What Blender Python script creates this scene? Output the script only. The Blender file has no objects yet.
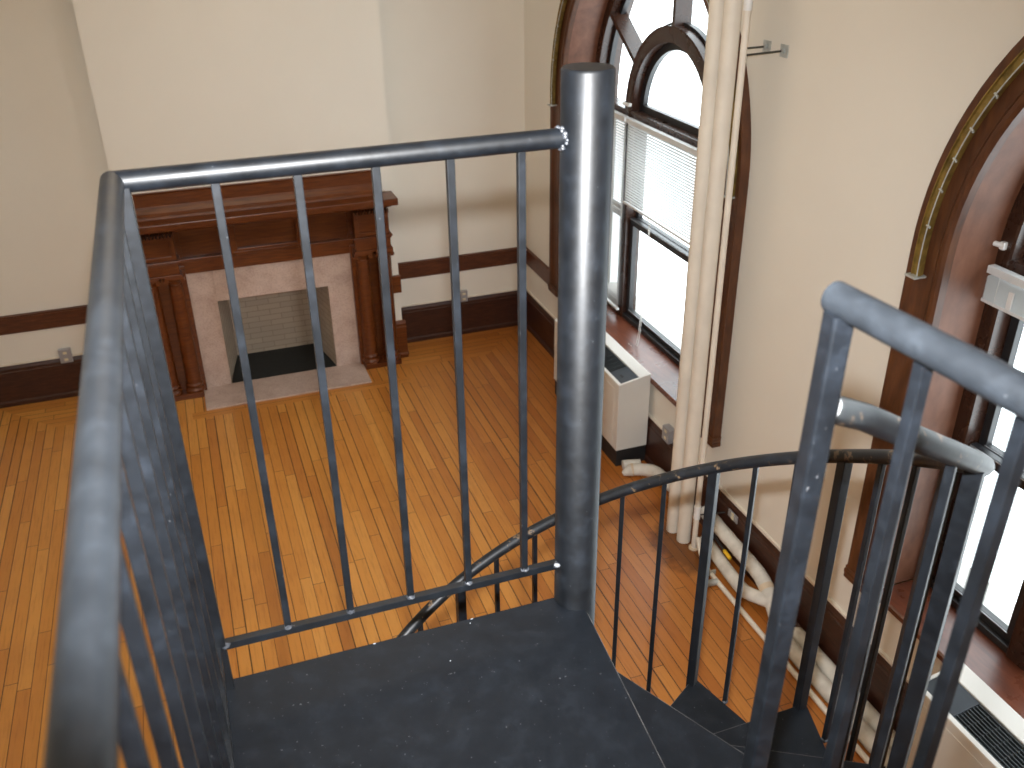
import bpy, bmesh, math, random
from mathutils import Vector, Matrix

random.seed(7)
scene = bpy.context.scene
COL = scene.collection
V = Vector
PI = math.pi

# ------------------------------------------------------------------ helpers
def new_bm():
    return bmesh.new()

def origin_of(o):
    p = V((0, 0, 0))
    while o is not None:
        p += V(o.location)
        o = o.parent
    return p

def obj(name, bm, mat, parent=None, smooth=False, base=None):
    """Link bm (given in world coordinates) as one mesh object."""
    me = bpy.data.meshes.new(name)
    off = origin_of(parent) if parent else V(base or (0, 0, 0))
    bmesh.ops.translate(bm, verts=bm.verts, vec=-off)
    bmesh.ops.recalc_face_normals(bm, faces=bm.faces)
    if smooth:
        for f in bm.faces:
            f.smooth = True
        for e in bm.edges:
            if len(e.link_faces) == 2 and e.calc_face_angle(0) > math.radians(38):
                e.smooth = False
    bm.to_mesh(me)
    bm.free()
    mats = mat if isinstance(mat, (list, tuple)) else [mat]
    for m in mats:
        me.materials.append(m)
    o = bpy.data.objects.new(name, me)
    COL.objects.link(o)
    if parent:
        o.parent = parent
    elif base:
        o.location = base
    return o

def tag(o, label, cat, group=None):
    o['label'] = label
    o['category'] = cat
    if group:
        o['group'] = group
    return o

def thing(name, loc, label, cat, group=None):
    o = bpy.data.objects.new(name, None)
    o.empty_display_size = 0.05
    COL.objects.link(o)
    o.location = loc
    return tag(o, label, cat, group)

def struct(name, bm, mat, parent=None, smooth=False):
    o = obj(name, bm, mat, parent, smooth)
    o['kind'] = 'structure'
    return o

def box(bm, x0, x1, y0, y1, z0, z1, bevel=0.0, mi=0):
    vs = [bm.verts.new((x, y, z)) for x in (x0, x1) for y in (y0, y1) for z in (z0, z1)]
    idx = [(0, 1, 3, 2), (4, 6, 7, 5), (0, 4, 5, 1), (2, 3, 7, 6), (0, 2, 6, 4), (1, 5, 7, 3)]
    fs = [bm.faces.new([vs[i] for i in q]) for q in idx]
    for f in fs:
        f.material_index = mi
    if bevel > 0:
        es = list({e for f in fs for e in f.edges})
        bmesh.ops.bevel(bm, geom=es, offset=bevel, segments=2, profile=0.6, affect='EDGES')

def frame_of(d, hint=None):
    d = d.normalized()
    h = hint or V((0, 0, 1))
    if abs(d.dot(h)) > 0.98:
        h = V((1, 0, 0)) if abs(d.x) < 0.9 else V((0, 1, 0))
    a = d.cross(h).normalized()
    b = a.cross(d).normalized()
    return a, b

def tube(bm, pts, r, n=16, cap=True, radii=None):
    pts = [V(p) for p in pts]
    rings = []
    pa = None
    for i, p in enumerate(pts):
        if i == 0:
            d = pts[1] - pts[0]
        elif i == len(pts) - 1:
            d = pts[-1] - pts[-2]
        else:
            d = (pts[i + 1] - p).normalized() + (p - pts[i - 1]).normalized()
        d.normalize()
        if pa is None:
            a, b = frame_of(d)
        else:
            a = (pa - d * pa.dot(d)).normalized()
            b = a.cross(d).normalized()
        pa = a
        rr = radii[i] if radii else r
        rings.append([bm.verts.new(p + (a * math.cos(2 * PI * k / n) + b * math.sin(2 * PI * k / n)) * rr) for k in range(n)])
    for i in range(len(rings) - 1):
        for k in range(n):
            bm.faces.new([rings[i][k], rings[i][(k + 1) % n], rings[i + 1][(k + 1) % n], rings[i + 1][k]])
    if cap:
        bm.faces.new(rings[0][::-1])
        bm.faces.new(rings[-1])

def sqbar(bm, p, q, w, ang=0.0, bevel=0.0):
    """Square bar between two points; ang turns it about its own axis."""
    p, q = V(p), V(q)
    d = (q - p).normalized()
    a, b = frame_of(d, V((0, 1, 0)))
    a2 = a * math.cos(ang) + b * math.sin(ang)
    b2 = d.cross(a2)
    h = w / 2
    v0 = [bm.verts.new(p + a2 * sx * h + b2 * sy * h) for sx, sy in ((-1, -1), (1, -1), (1, 1), (-1, 1))]
    v1 = [bm.verts.new(q + a2 * sx * h + b2 * sy * h) for sx, sy in ((-1, -1), (1, -1), (1, 1), (-1, 1))]
    fs = [bm.faces.new(v0[::-1]), bm.faces.new(v1)]
    side = []
    for k in range(4):
        f = bm.faces.new([v0[k], v0[(k + 1) % 4], v1[(k + 1) % 4], v1[k]])
        fs.append(f)
    if bevel:
        es = [e for e in {e for f in fs for e in f.edges} if (e.verts[0] in v0) != (e.verts[1] in v0)]
        bmesh.ops.bevel(bm, geom=es, offset=bevel, segments=2, profile=0.6, affect='EDGES')

def lathe(bm, cx, cy, prof, n=28):
    rings = []
    for r, z in prof:
        rings.append([bm.verts.new((cx + r * math.cos(2 * PI * k / n), cy + r * math.sin(2 * PI * k / n), z)) for k in range(n)])
    for i in range(len(rings) - 1):
        for k in range(n):
            bm.faces.new([rings[i][k], rings[i][(k + 1) % n], rings[i + 1][(k + 1) % n], rings[i + 1][k]])
    bm.faces.new(rings[0][::-1])
    bm.faces.new(rings[-1])

def prism_z(bm, poly, z0, z1):
    a = [bm.verts.new((x, y, z0)) for x, y in poly]
    b = [bm.verts.new((x, y, z1)) for x, y in poly]
    bm.faces.new(a[::-1])
    bm.faces.new(b)
    n = len(poly)
    for k in range(n):
        bm.faces.new([a[k], a[(k + 1) % n], b[(k + 1) % n], b[k]])

def extrude_x(bm, poly_yz, x0, x1):
    a = [bm.verts.new((x0, y, z)) for y, z in poly_yz]
    b = [bm.verts.new((x1, y, z)) for y, z in poly_yz]
    bm.faces.new(a[::-1])
    bm.faces.new(b)
    n = len(poly_yz)
    for k in range(n):
        bm.faces.new([a[k], a[(k + 1) % n], b[(k + 1) % n], b[k]])

def extrude_y(bm, poly_xz, y0, y1):
    a = [bm.verts.new((x, y0, z)) for x, z in poly_xz]
    b = [bm.verts.new((x, y1, z)) for x, z in poly_xz]
    bm.faces.new(a[::-1])
    bm.faces.new(b)
    n = len(poly_xz)
    for k in range(n):
        bm.faces.new([a[k], a[(k + 1) % n], b[(k + 1) % n], b[k]])

def smooth_path(ctrl, step=8):
    c = [V(p) for p in ctrl]
    out = []
    for i in range(len(c) - 1):
        p0 = c[max(i - 1, 0)]; p1 = c[i]; p2 = c[i + 1]; p3 = c[min(i + 2, len(c) - 1)]
        for s in range(step):
            t = s / step
            out.append(0.5 * ((2 * p1) + (p2 - p0) * t + (2 * p0 - 5 * p1 + 4 * p2 - p3) * t * t + (3 * p1 - p0 - 3 * p2 + p3) * t ** 3))
    out.append(c[-1])
    return out

# ---------------------------------------------------------------- materials
def mat(name):
    m = bpy.data.materials.new(name)
    m.use_nodes = True
    nt = m.node_tree
    b = nt.nodes['Principled BSDF']
    return m, nt, b

def N(nt, t, **kw):
    n = nt.nodes.new(t)
    for k, v in kw.items():
        setattr(n, k, v)
    return n

def ramp(nt, fac, stops):
    r = N(nt, 'ShaderNodeValToRGB')
    e = r.color_ramp.elements
    while len(e) > 1:
        e.remove(e[-1])
    e[0].position = stops[0][0]
    e[0].color = (*stops[0][1], 1)
    for p, c in stops[1:]:
        x = e.new(p)
        x.color = (*c, 1)
    nt.links.new(fac, r.inputs['Fac'])
    return r.outputs['Color']

def noise(nt, scale, detail=4, rough=0.55, vec=None, stretch=None):
    tc = N(nt, 'ShaderNodeNewGeometry')
    src = vec or tc.outputs['Position']
    if stretch:
        mp = N(nt, 'ShaderNodeMapping')
        mp.inputs['Scale'].default_value = stretch
        nt.links.new(src, mp.inputs['Vector'])
        src = mp.outputs['Vector']
    n = N(nt, 'ShaderNodeTexNoise')
    n.inputs['Scale'].default_value = scale
    n.inputs['Detail'].default_value = detail
    n.inputs['Roughness'].default_value = rough
    nt.links.new(src, n.inputs['Vector'])
    return n.outputs['Fac']

def bump(nt, b, fac, strength, dist=0.002):
    bn = N(nt, 'ShaderNodeBump')
    bn.inputs['Strength'].default_value = strength
    bn.inputs['Distance'].default_value = dist
    nt.links.new(fac, bn.inputs['Height'])
    nt.links.new(bn.outputs['Normal'], b.inputs['Normal'])

def simple(name, col, rough=0.5, metal=0.0, var=0.12, scale=9.0, stretch=None, bmp=0.0, spec=0.5):
    m, nt, b = mat(name)
    f = noise(nt, scale, stretch=stretch)
    c0 = tuple(max(0, c * (1 - var)) for c in col)
    c1 = tuple(min(1, c * (1 + var)) for c in col)
    nt.links.new(ramp(nt, f, [(0.3, c0), (0.7, c1)]), b.inputs['Base Color'])
    b.inputs['Roughness'].default_value = rough
    b.inputs['Metallic'].default_value = metal
    b.inputs['Specular IOR Level'].default_value = spec
    if bmp:
        bump(nt, b, noise(nt, scale * 12), bmp)
    return m

def wood(name, dark, mid, light, rough=0.32, stretch=(3, 3, 3), scale=6, bmp=0.12):
    m, nt, b = mat(name)
    f = noise(nt, scale, 6, 0.6, stretch=stretch)
    nt.links.new(ramp(nt, f, [(0.28, dark), (0.5, mid), (0.75, light)]), b.inputs['Base Color'])
    r = noise(nt, 5.0)
    mr = N(nt, 'ShaderNodeMapRange')
    mr.inputs['To Min'].default_value = rough - 0.06
    mr.inputs['To Max'].default_value = rough + 0.12
    nt.links.new(r, mr.inputs['Value'])
    nt.links.new(mr.outputs['Result'], b.inputs['Roughness'])
    bump(nt, b, f, bmp, 0.002)
    return m

def steel(name, base, chip_at, chip_col, k=1.0, spk=.74):
    """Black painted steel: dusty mottling, fine scratches, rubbed spots."""
    m, nt, b = mat(name)
    mott = noise(nt, 22, 8, 0.68)
    lo = tuple(c * (1 - .5 * k) for c in base)
    hi = tuple(c * (1 + 1.3 * k) for c in base)
    c1 = ramp(nt, mott, [(0.32, lo), (0.52, base), (0.74, hi)])
    speck = noise(nt, 130, 2, 0.5)
    sc = ramp(nt, speck, [(spk, (0, 0, 0)), (spk + .04, (0.32, 0.33, 0.35))])
    mx = N(nt, 'ShaderNodeMix', data_type='RGBA', blend_type='ADD')
    mx.inputs[0].default_value = 0.18
    nt.links.new(c1, mx.inputs[6])
    nt.links.new(sc, mx.inputs[7])
    chips = noise(nt, 24, 8, 0.7)
    cf = ramp(nt, chips, [(chip_at, (0, 0, 0)), (chip_at + 0.03, (1, 1, 1))])
    m2 = N(nt, 'ShaderNodeMix', data_type='RGBA')
    nt.links.new(cf, m2.inputs[0])
    nt.links.new(mx.outputs[2], m2.inputs[6])
    m2.inputs[7].default_value = (*chip_col, 1)
    nt.links.new(m2.outputs[2], b.inputs['Base Color'])
    rr = N(nt, 'ShaderNodeMapRange')
    rr.inputs['To Min'].default_value = 0.34
    rr.inputs['To Max'].default_value = 0.56
    nt.links.new(mott, rr.inputs['Value'])
    nt.links.new(rr.outputs['Result'], b.inputs['Roughness'])
    b.inputs['Specular IOR Level'].default_value = 0.5
    bump(nt, b, noise(nt, 60, 3), 0.18, 0.001)
    return m

M = {}
M['steel'] = steel('black_painted_steel', (0.0044, 0.0060, 0.0086), 0.80, (0.07, 0.07, 0.075))
M['steel_rail'] = steel('worn_black_rail', (0.0062, 0.0078, 0.0105), 0.57, (0.13, 0.085, 0.05))
M['steel_flash_lit'] = steel('flash_lit_dusty_rail', (0.0135, 0.0165, 0.0205), 0.76, (0.10, 0.10, 0.105), .55)  # near rails: paler steel copy, close flash brightness in the colour, plus dust
M['steel_plate'] = steel('black_floor_plate', (0.0070, 0.0088, 0.0118), 0.82, (0.10, 0.10, 0.10), .45, .715)
def paint_drops(m):
    nt = m.node_tree; b = nt.nodes['Principled BSDF']; L = nt.links.new
    src = b.inputs['Base Color'].links[0].from_socket
    g = N(nt, 'ShaderNodeNewGeometry'); v = N(nt, 'ShaderNodeTexVoronoi'); v.inputs['Scale'].default_value = 15.0
    L(g.outputs['Position'], v.inputs['Vector'])
    s = N(nt, 'ShaderNodeSeparateColor'); L(v.outputs['Color'], s.inputs[0])
    r = N(nt, 'ShaderNodeMath', operation='MULTIPLY'); L(s.outputs[0], r.inputs[0]); r.inputs[1].default_value = .075
    sz = N(nt, 'ShaderNodeMath', operation='SUBTRACT'); L(r.outputs[0], sz.inputs[0]); sz.inputs[1].default_value = .02
    lt = N(nt, 'ShaderNodeMath', operation='LESS_THAN'); L(v.outputs['Distance'], lt.inputs[0]); L(sz.outputs[0], lt.inputs[1])
    mx = N(nt, 'ShaderNodeMix', data_type='RGBA'); L(lt.outputs[0], mx.inputs[0]); L(src, mx.inputs[6]); mx.inputs[7].default_value = (.30, .33, .36, 1)
    L(mx.outputs[2], b.inputs['Base Color'])
M['steel_plate'].node_tree.nodes['Principled BSDF'].inputs['Specular IOR Level'].default_value = .22
paint_drops(M['steel_plate'])
M['weld'] = simple('bare_weld', (0.05, 0.055, 0.065), 0.42, 0.0, 0.6, 90)
M['lip'] = simple('worn_steel_edge', (0.065, 0.062, 0.06), 0.45, 0.1, 0.6, 40)

M['wall'] = simple('cream_wall_paint', (0.765, 0.722, 0.640), 0.6, 0, 0.02, 1.3, bmp=0.05)
M['ceiling'] = simple('ceiling_paint', (0.78, 0.75, 0.68), 0.8, 0, 0.02, 1.3)
M['mantel'] = wood('mantel_mahogany', (0.060, 0.0135, 0.003), (0.112, 0.028, 0.0055), (0.175, 0.050, 0.010), 0.30, (1.2, 6, 14), 5)
M['casing'] = wood('casing_mahogany', (0.045, 0.015, 0.006), (0.082, 0.028, 0.010), (0.125, 0.045, 0.015), 0.40, (6, 6, 1.2), 5, 0.05)
M['base'] = wood('baseboard_mahogany', (0.024, 0.008, 0.005), (0.043, 0.014, 0.008), (0.075, 0.025, 0.012), 0.36, (2, 2, 14), 5)
M['rail'] = wood('chair_rail_mahogany', (0.05, 0.015, 0.007), (0.085, 0.025, 0.010), (0.13, 0.042, 0.016), 0.34, (2, 2, 14), 5)
M['frame'] = wood('window_frame_wood', (0.026, 0.011, 0.007), (0.036, 0.015, 0.009), (0.050, 0.021, 0.012), 0.24, (6, 6, 2), 5, 0.02)
M['sill'] = wood('sill_mahogany', (0.075, 0.022, 0.012), (0.125, 0.036, 0.018), (0.17, 0.055, 0.027), 0.26, (8, 1.2, 4), 5)
M['sash'] = simple('black_sash', (0.018, 0.018, 0.02), 0.4, 0, 0.2)
M['sash_line'] = simple('sash_aluminium', (0.45, 0.46, 0.48), 0.35, 0.6, 0.1)
M['brass'] = simple('old_brass', (0.25, 0.17, 0.045), 0.42, 0.5, 0.45, 20)
M['steel_bright'] = simple('zinc_steel', (0.46, 0.48, 0.46), 0.38, 0.3, 0.2, 30)
M['rod'] = simple('dark_rod', (0.06, 0.06, 0.05), 0.4, 0.5, 0.2)
M['pipe'] = simple('cream_pipe_paint', (0.72, 0.66, 0.57), 0.5, 0, 0.06, 6, bmp=0.1)
M['lagging'] = simple('white_canvas_lagging', (0.64, 0.61, 0.55), 0.85, 0, 0.16, 9, bmp=0.5)
M['tape'] = simple('tan_lagging_band', (0.62, 0.50, 0.36), 0.8, 0, 0.12, 12)
M['heater'] = simple('cream_enamel', (0.69, 0.675, 0.63), 0.38, 0, 0.02, 3)
M['heater_white'] = simple('white_enamel', (0.80, 0.79, 0.76), 0.35, 0, 0.02, 3)
M['grille'] = simple('dark_grille', (0.045, 0.055, 0.062), 0.4, 0, 0.15)
M['door'] = simple('slate_control_door', (0.042, 0.052, 0.066), 0.45, 0, 0.08)
M['blind'] = simple('white_blind_slats', (0.66, 0.68, 0.69), 0.4, 0, 0.05)
M['cord'] = simple('white_cord', (0.75, 0.75, 0.72), 0.6, 0, 0.05)
M['outlet'] = simple('steel_outlet_plate', (0.36, 0.36, 0.38), 0.4, 0.3, 0.1)
M['ivory'] = simple('ivory_plastic', (0.70, 0.62, 0.42), 0.45, 0, 0.05)
M['white'] = simple('white_plastic', (0.75, 0.75, 0.74), 0.4, 0, 0.04)
M['yellow'] = simple('yellow_grip', (0.80, 0.48, 0.02), 0.45, 0, 0.1)
M['black'] = simple('black_rubber', (0.015, 0.015, 0.016), 0.5, 0, 0.1)
M['ash'] = simple('black_firebox_floor', (0.011, 0.014, 0.015), 0.6, 0, 0.3, 30)
M['firewall'] = simple('firebox_side', (0.34, 0.30, 0.22), 0.8, 0, 0.2, 8)

# blind slats let daylight through
def slat_mat():
    m, nt, b = mat('thin_white_slats')
    out = nt.nodes['Material Output']
    nt.nodes.remove(b)
    d = N(nt, 'ShaderNodeBsdfDiffuse'); t = N(nt, 'ShaderNodeBsdfTranslucent'); mx = N(nt, 'ShaderNodeMixShader')
    f = noise(nt, 3)
    c = ramp(nt, f, [(0.3, (0.62, 0.65, 0.66)), (0.7, (0.72, 0.74, 0.74))])
    nt.links.new(c, d.inputs['Color']); nt.links.new(c, t.inputs['Color'])
    mx.inputs[0].default_value = 0.16
    nt.links.new(d.outputs[0], mx.inputs[1]); nt.links.new(t.outputs[0], mx.inputs[2])
    nt.links.new(mx.outputs[0], out.inputs['Surface'])
    return m
M['slat'] = slat_mat()

def glass_mat():
    m, nt, b = mat('window_glass')
    out = nt.nodes['Material Output']
    nt.nodes.remove(b)
    t = N(nt, 'ShaderNodeBsdfTransparent'); g = N(nt, 'ShaderNodeBsdfGlossy'); mx = N(nt, 'ShaderNodeMixShader')
    t.inputs['Color'].default_value = (0.94, 0.96, 0.96, 1)
    g.inputs['Roughness'].default_value = 0.02
    mx.inputs[0].default_value = 0.04
    nt.links.new(t.outputs[0], mx.inputs[1]); nt.links.new(g.outputs[0], mx.inputs[2])
    nt.links.new(mx.outputs[0], out.inputs['Surface'])
    return m
M['glass'] = glass_mat()

def marble_mat():
    m, nt, b = mat('pink_grey_marble')
    f = noise(nt, 5, 9, 0.68)
    c = ramp(nt, f, [(0.28, (0.40, 0.29, 0.24)), (0.47, (0.51, 0.385, 0.325)), (0.62, (0.57, 0.445, 0.385)), (0.78, (0.64, 0.53, 0.47))])
    sp = noise(nt, 70, 2)
    s = ramp(nt, sp, [(0.3, (0.78, 0.76, 0.76)), (0.55, (1, 1, 1))])
    mx = N(nt, 'ShaderNodeMix', data_type='RGBA', blend_type='MULTIPLY')
    mx.inputs[0].default_value = 0.8
    nt.links.new(c, mx.inputs[6]); nt.links.new(s, mx.inputs[7])
    nt.links.new(mx.outputs[2], b.inputs['Base Color'])
    b.inputs['Roughness'].default_value = 0.42
    return m
M['marble'] = marble_mat()

def brick_mat():
    m, nt, b = mat('pale_firebrick')
    g = N(nt, 'ShaderNodeNewGeometry')
    sx = N(nt, 'ShaderNodeSeparateXYZ'); cb = N(nt, 'ShaderNodeCombineXYZ')
    nt.links.new(g.outputs['Position'], sx.inputs[0])
    ad = N(nt, 'ShaderNodeMath', operation='ADD')
    nt.links.new(sx.outputs['X'], ad.inputs[0]); nt.links.new(sx.outputs['Y'], ad.inputs[1])
    nt.links.new(ad.outputs[0], cb.inputs['X']); nt.links.new(sx.outputs['Z'], cb.inputs['Y'])
    t = N(nt, 'ShaderNodeTexBrick')
    t.inputs['Scale'].default_value = 1.0
    t.inputs['Brick Width'].default_value = 0.21
    t.inputs['Row Height'].default_value = 0.056
    t.inputs['Mortar Size'].default_value = 0.003
    t.inputs['Color1'].default_value = (0.44, 0.355, 0.27, 1)
    t.inputs['Color2'].default_value = (0.40, 0.325, 0.25, 1)
    t.inputs['Mortar'].default_value = (0.27, 0.215, 0.165, 1)
    nt.links.new(cb.outputs[0], t.inputs['Vector'])
    nt.links.new(t.outputs['Color'], b.inputs['Base Color'])
    b.inputs['Roughness'].default_value = 0.85
    return m
M['brick'] = brick_mat()

def floor_mat():
    """Narrow strip flooring driven by UV: u along the board, v across."""
    m, nt, b = mat('strip_wood_floor')
    L = nt.links.new
    uv = N(nt, 'ShaderNodeUVMap')
    s = N(nt, 'ShaderNodeSeparateXYZ'); L(uv.outputs[0], s.inputs[0])
    W, LEN = 0.075, 1.35
    def mth(op, a, bb=None, c=None):
        n = N(nt, 'ShaderNodeMath', operation=op)
        for i, x in enumerate((a, bb, c)):
            if x is None: continue
            if isinstance(x, (int, float)): n.inputs[i].default_value = x
            else: L(x, n.inputs[i])
        return n.outputs[0]
    vr = mth('DIVIDE', s.outputs['Y'], W)
    row = mth('FLOOR', vr)
    wn = N(nt, 'ShaderNodeTexWhiteNoise', noise_dimensions='1D'); L(row, wn.inputs['W'])
    ur = mth('ADD', mth('DIVIDE', s.outputs['X'], LEN), mth('MULTIPLY', wn.outputs['Value'], 13.0))
    col = mth('FLOOR', ur)
    cb = N(nt, 'ShaderNodeCombineXYZ'); L(row, cb.inputs['X']); L(col, cb.inputs['Y'])
    w2 = N(nt, 'ShaderNodeTexWhiteNoise', noise_dimensions='2D'); L(cb.outputs[0], w2.inputs['Vector'])
    base = ramp(nt, w2.outputs['Value'], [(0.0, (0.49, 0.185, 0.036)), (0.10, (0.55, 0.222, 0.043)), (0.6, (0.60, 0.255, 0.050)), (1.0, (0.66, 0.305, 0.070))])
    # grain along the board, moved per board
    mp = N(nt, 'ShaderNodeCombineXYZ')
    L(mth('MULTIPLY', s.outputs['X'], 3.0), mp.inputs['X'])
    L(mth('MULTIPLY', s.outputs['Y'], 45.0), mp.inputs['Y'])
    L(mth('MULTIPLY', w2.outputs['Value'], 40.0), mp.inputs['Z'])
    g = N(nt, 'ShaderNodeTexNoise'); g.inputs['Scale'].default_value = 1.5; g.inputs['Detail'].default_value = 6; g.inputs['Roughness'].default_value = 0.62
    L(mp.outputs[0], g.inputs['Vector'])
    gr = ramp(nt, g.outputs['Fac'], [(0.3, (0.78, 0.72, 0.66)), (0.5, (1, 1, 1)), (0.72, (1.0, 0.96, 0.9))])
    m1 = N(nt, 'ShaderNodeMix', data_type='RGBA', blend_type='MULTIPLY'); m1.inputs[0].default_value = 0.9
    L(base, m1.inputs[6]); L(gr, m1.inputs[7])
    big = noise(nt, 1.7, 6, 0.65)
    bg = ramp(nt, big, [(0.3, (0.80, 0.74, 0.70)), (0.52, (1, 1, 1)), (0.7, (1, 1, 1))])
    m2 = N(nt, 'ShaderNodeMix', data_type='RGBA', blend_type='MULTIPLY'); m2.inputs[0].default_value = 0.55
    L(m1.outputs[2], m2.inputs[6]); L(bg, m2.inputs[7])
    # the worn, redder strip along the window wall
    gp = N(nt, 'ShaderNodeNewGeometry'); sp = N(nt, 'ShaderNodeSeparateXYZ'); L(gp.outputs['Position'], sp.inputs[0])
    wob = mth('ADD', sp.outputs['X'], mth('MULTIPLY', mth('SUBTRACT', big, 0.5), 0.8))
    mr = N(nt, 'ShaderNodeMapRange'); mr.inputs['From Min'].default_value = 1.2; mr.inputs['From Max'].default_value = 3.0
    L(wob, mr.inputs['Value'])
    m3 = N(nt, 'ShaderNodeMix', data_type='RGBA', blend_type='MULTIPLY')
    L(mr.outputs['Result'], m3.inputs[0]); L(m2.outputs[2], m3.inputs[6]); m3.inputs[7].default_value = (0.66, 0.50, 0.45, 1)
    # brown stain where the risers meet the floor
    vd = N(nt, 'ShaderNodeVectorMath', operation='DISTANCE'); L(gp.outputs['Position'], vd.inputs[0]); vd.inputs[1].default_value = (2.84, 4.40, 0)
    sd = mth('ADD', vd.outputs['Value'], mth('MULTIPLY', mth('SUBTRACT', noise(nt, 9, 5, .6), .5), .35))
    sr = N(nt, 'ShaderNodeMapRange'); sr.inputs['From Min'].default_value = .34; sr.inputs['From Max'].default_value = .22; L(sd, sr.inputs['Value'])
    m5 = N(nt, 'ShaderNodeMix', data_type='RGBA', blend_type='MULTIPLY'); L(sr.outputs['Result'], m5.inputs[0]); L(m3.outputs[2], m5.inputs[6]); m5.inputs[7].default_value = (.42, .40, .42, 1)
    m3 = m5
    # gaps
    fv = mth('FRACT', vr)
    ev = mth('MINIMUM', fv, mth('SUBTRACT', 1.0, fv))
    gapw = mth('ADD', 0.022, mth('MULTIPLY', mth('POWER', wn.outputs['Value'], 3.0), 0.045))
    gv = mth('LESS_THAN', ev, gapw)
    fu = mth('FRACT', ur)
    gu = mth('LESS_THAN', mth('MINIMUM', fu, mth('SUBTRACT', 1.0, fu)), 0.0016)
    gap = mth('MAXIMUM', gv, gu)
    m4 = N(nt, 'ShaderNodeMix', data_type='RGBA')
    L(mth('MULTIPLY', gap, 0.85), m4.inputs[0]); L(m3.outputs[2], m4.inputs[6]); m4.inputs[7].default_value = (0.022, 0.010, 0.006, 1)
    L(m4.outputs[2], b.inputs['Base Color'])
    rg = N(nt, 'ShaderNodeMapRange'); rg.inputs['To Min'].default_value = 0.26; rg.inputs['To Max'].default_value = 0.42
    L(big, rg.inputs['Value']); L(rg.outputs['Result'], b.inputs['Roughness'])
    bump(nt, b, mth('SUBTRACT', 1.0, gap), 0.35, 0.002)
    return m
M['floor'] = floor_mat()

# ---------------------------------------------------------------- the room
XW, YW, YB = 3.05, 8.255, 7.955          # window wall, far wall, chimney breast
XL, YBACK, ZC = -1.97, -2.6, 5.3
BX0, BX1 = -0.57, 1.69                   # chimney breast
WINS = [(6.00, 2.45), (1.66, 2.54)]      # arch centres (y, z)

# floor: field and side borders run away from the camera, far border runs across
bm = new_bm()
uvl = bm.loops.layers.uv.new('UVMap')
def fpoly(pts, along):
    f = bm.faces.new([bm.verts.new((x, y, 0)) for x, y in pts])
    for l in f.loops:
        x, y = l.vert.co.x, l.vert.co.y
        l[uvl].uv = (y, x + 20) if along == 'y' else (x + 7.3, y + 40.012)
XR2 = 3.7
YI, YH0, YH1 = 7.69, 7.40, 7.515
HX0, HX1 = -0.18, 1.275
xa, xb = -1.40, 2.45
fpoly([(XL, YBACK), (XR2, YBACK), (XR2, YH0), (XL, YH0)], 'y')
fpoly([(XL, YH0), (-0.30, YH0), (-0.30, YH1), (XL, YH1)], 'y')
fpoly([(-0.30, YH0), (1.62, YH0), (1.62, YH1), (-0.30, YH1)], 'x')
fpoly([(1.62, YH0), (XR2, YH0), (XR2, YH1), (1.62, YH1)], 'y')
fpoly([(XL, YH1), (XR2, YH1), (XR2, YI), (XL, YI)], 'y')
fpoly([(XL, YI), (xa, YI), (XL, YW + .02)], 'y')
fpoly([(xa, YI), (BX0, YI), (BX0, YW + .02), (XL, YW + .02)], 'x')
fpoly([(BX0, YI), (1.62, YI), (1.62, YW + .7), (BX0, YW + .7)], 'y')
fpoly([(1.62, YI), (xb, YI), (3.03, YW + .02), (1.62, YW + .02)], 'x')
fpoly([(xb, YI), (XR2, YI), (XR2, YW + .02), (3.03, YW + .02)], 'y')
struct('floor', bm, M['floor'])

bm = new_bm(); box(bm, XL - .1, XR2, YBACK - .1, YW + .3, ZC, ZC + .1); struct('ceiling', bm, M['ceiling'])
bm = new_bm(); box(bm, XL - .12, XL, YBACK, YW + .2, 0, ZC); struct('wall_left', bm, M['wall'])
bm = new_bm(); box(bm, XL - .1, XR2, YBACK - .12, YBACK, 0, ZC); struct('wall_back', bm, M['wall'])
bm = new_bm()
box(bm, XL, BX0 + .02, YW, YW + .15, 0, ZC)
box(bm, BX1 - .02, XR2, YW, YW + .15, 0, ZC)
struct('wall_far', bm, M['wall'])

# chimney breast with the firebox hole
FX0, FX1, FZ = 0.069, 1.032, 0.828
bm = new_bm()
box(bm, BX0, FX0 - .03, YB, YW + .15, 0, ZC)
box(bm, FX1 + .03, BX1, YB, YW + .15, 0, ZC)
box(bm, FX0 - .03, FX1 + .03, YB, YW + .15, FZ + .03, ZC)
struct('wall_chimney', bm, M['wall'])

# window wall with two arched openings
RO = 1.29
def wall_strip(bm, y0, y1, za0, za1, zb0, zb1):
    for X in (XW, XW + .46):
        bm.faces.new([bm.verts.new(p) for p in ((X, y0, za0), (X, y1, za1), (X, y1, zb1), (X, y0, zb0))])
bm = new_bm()
ys = [YBACK]
for yc, zs in sorted(WINS):
    ys += [yc - RO, yc + RO]
ys.append(YW + .15)
for i in range(0, len(ys), 2):
    wall_strip(bm, ys[i], ys[i + 1], 0, 0, ZC, ZC)
for yc, zs in WINS:
    wall_strip(bm, yc - RO, yc + RO, 0, 0, .70, .70)
    n = 64
    for k in range(n):
        a0, a1 = PI - PI * k / n, PI - PI * (k + 1) / n
        wall_strip(bm, yc + RO * math.cos(a0), yc + RO * math.cos(a1), zs + RO * math.sin(a0), zs + RO * math.sin(a1), ZC, ZC)
bmesh.ops.remove_doubles(bm, verts=bm.verts, dist=1e-5)
struct('wall_right', bm, M['wall'])

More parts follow.
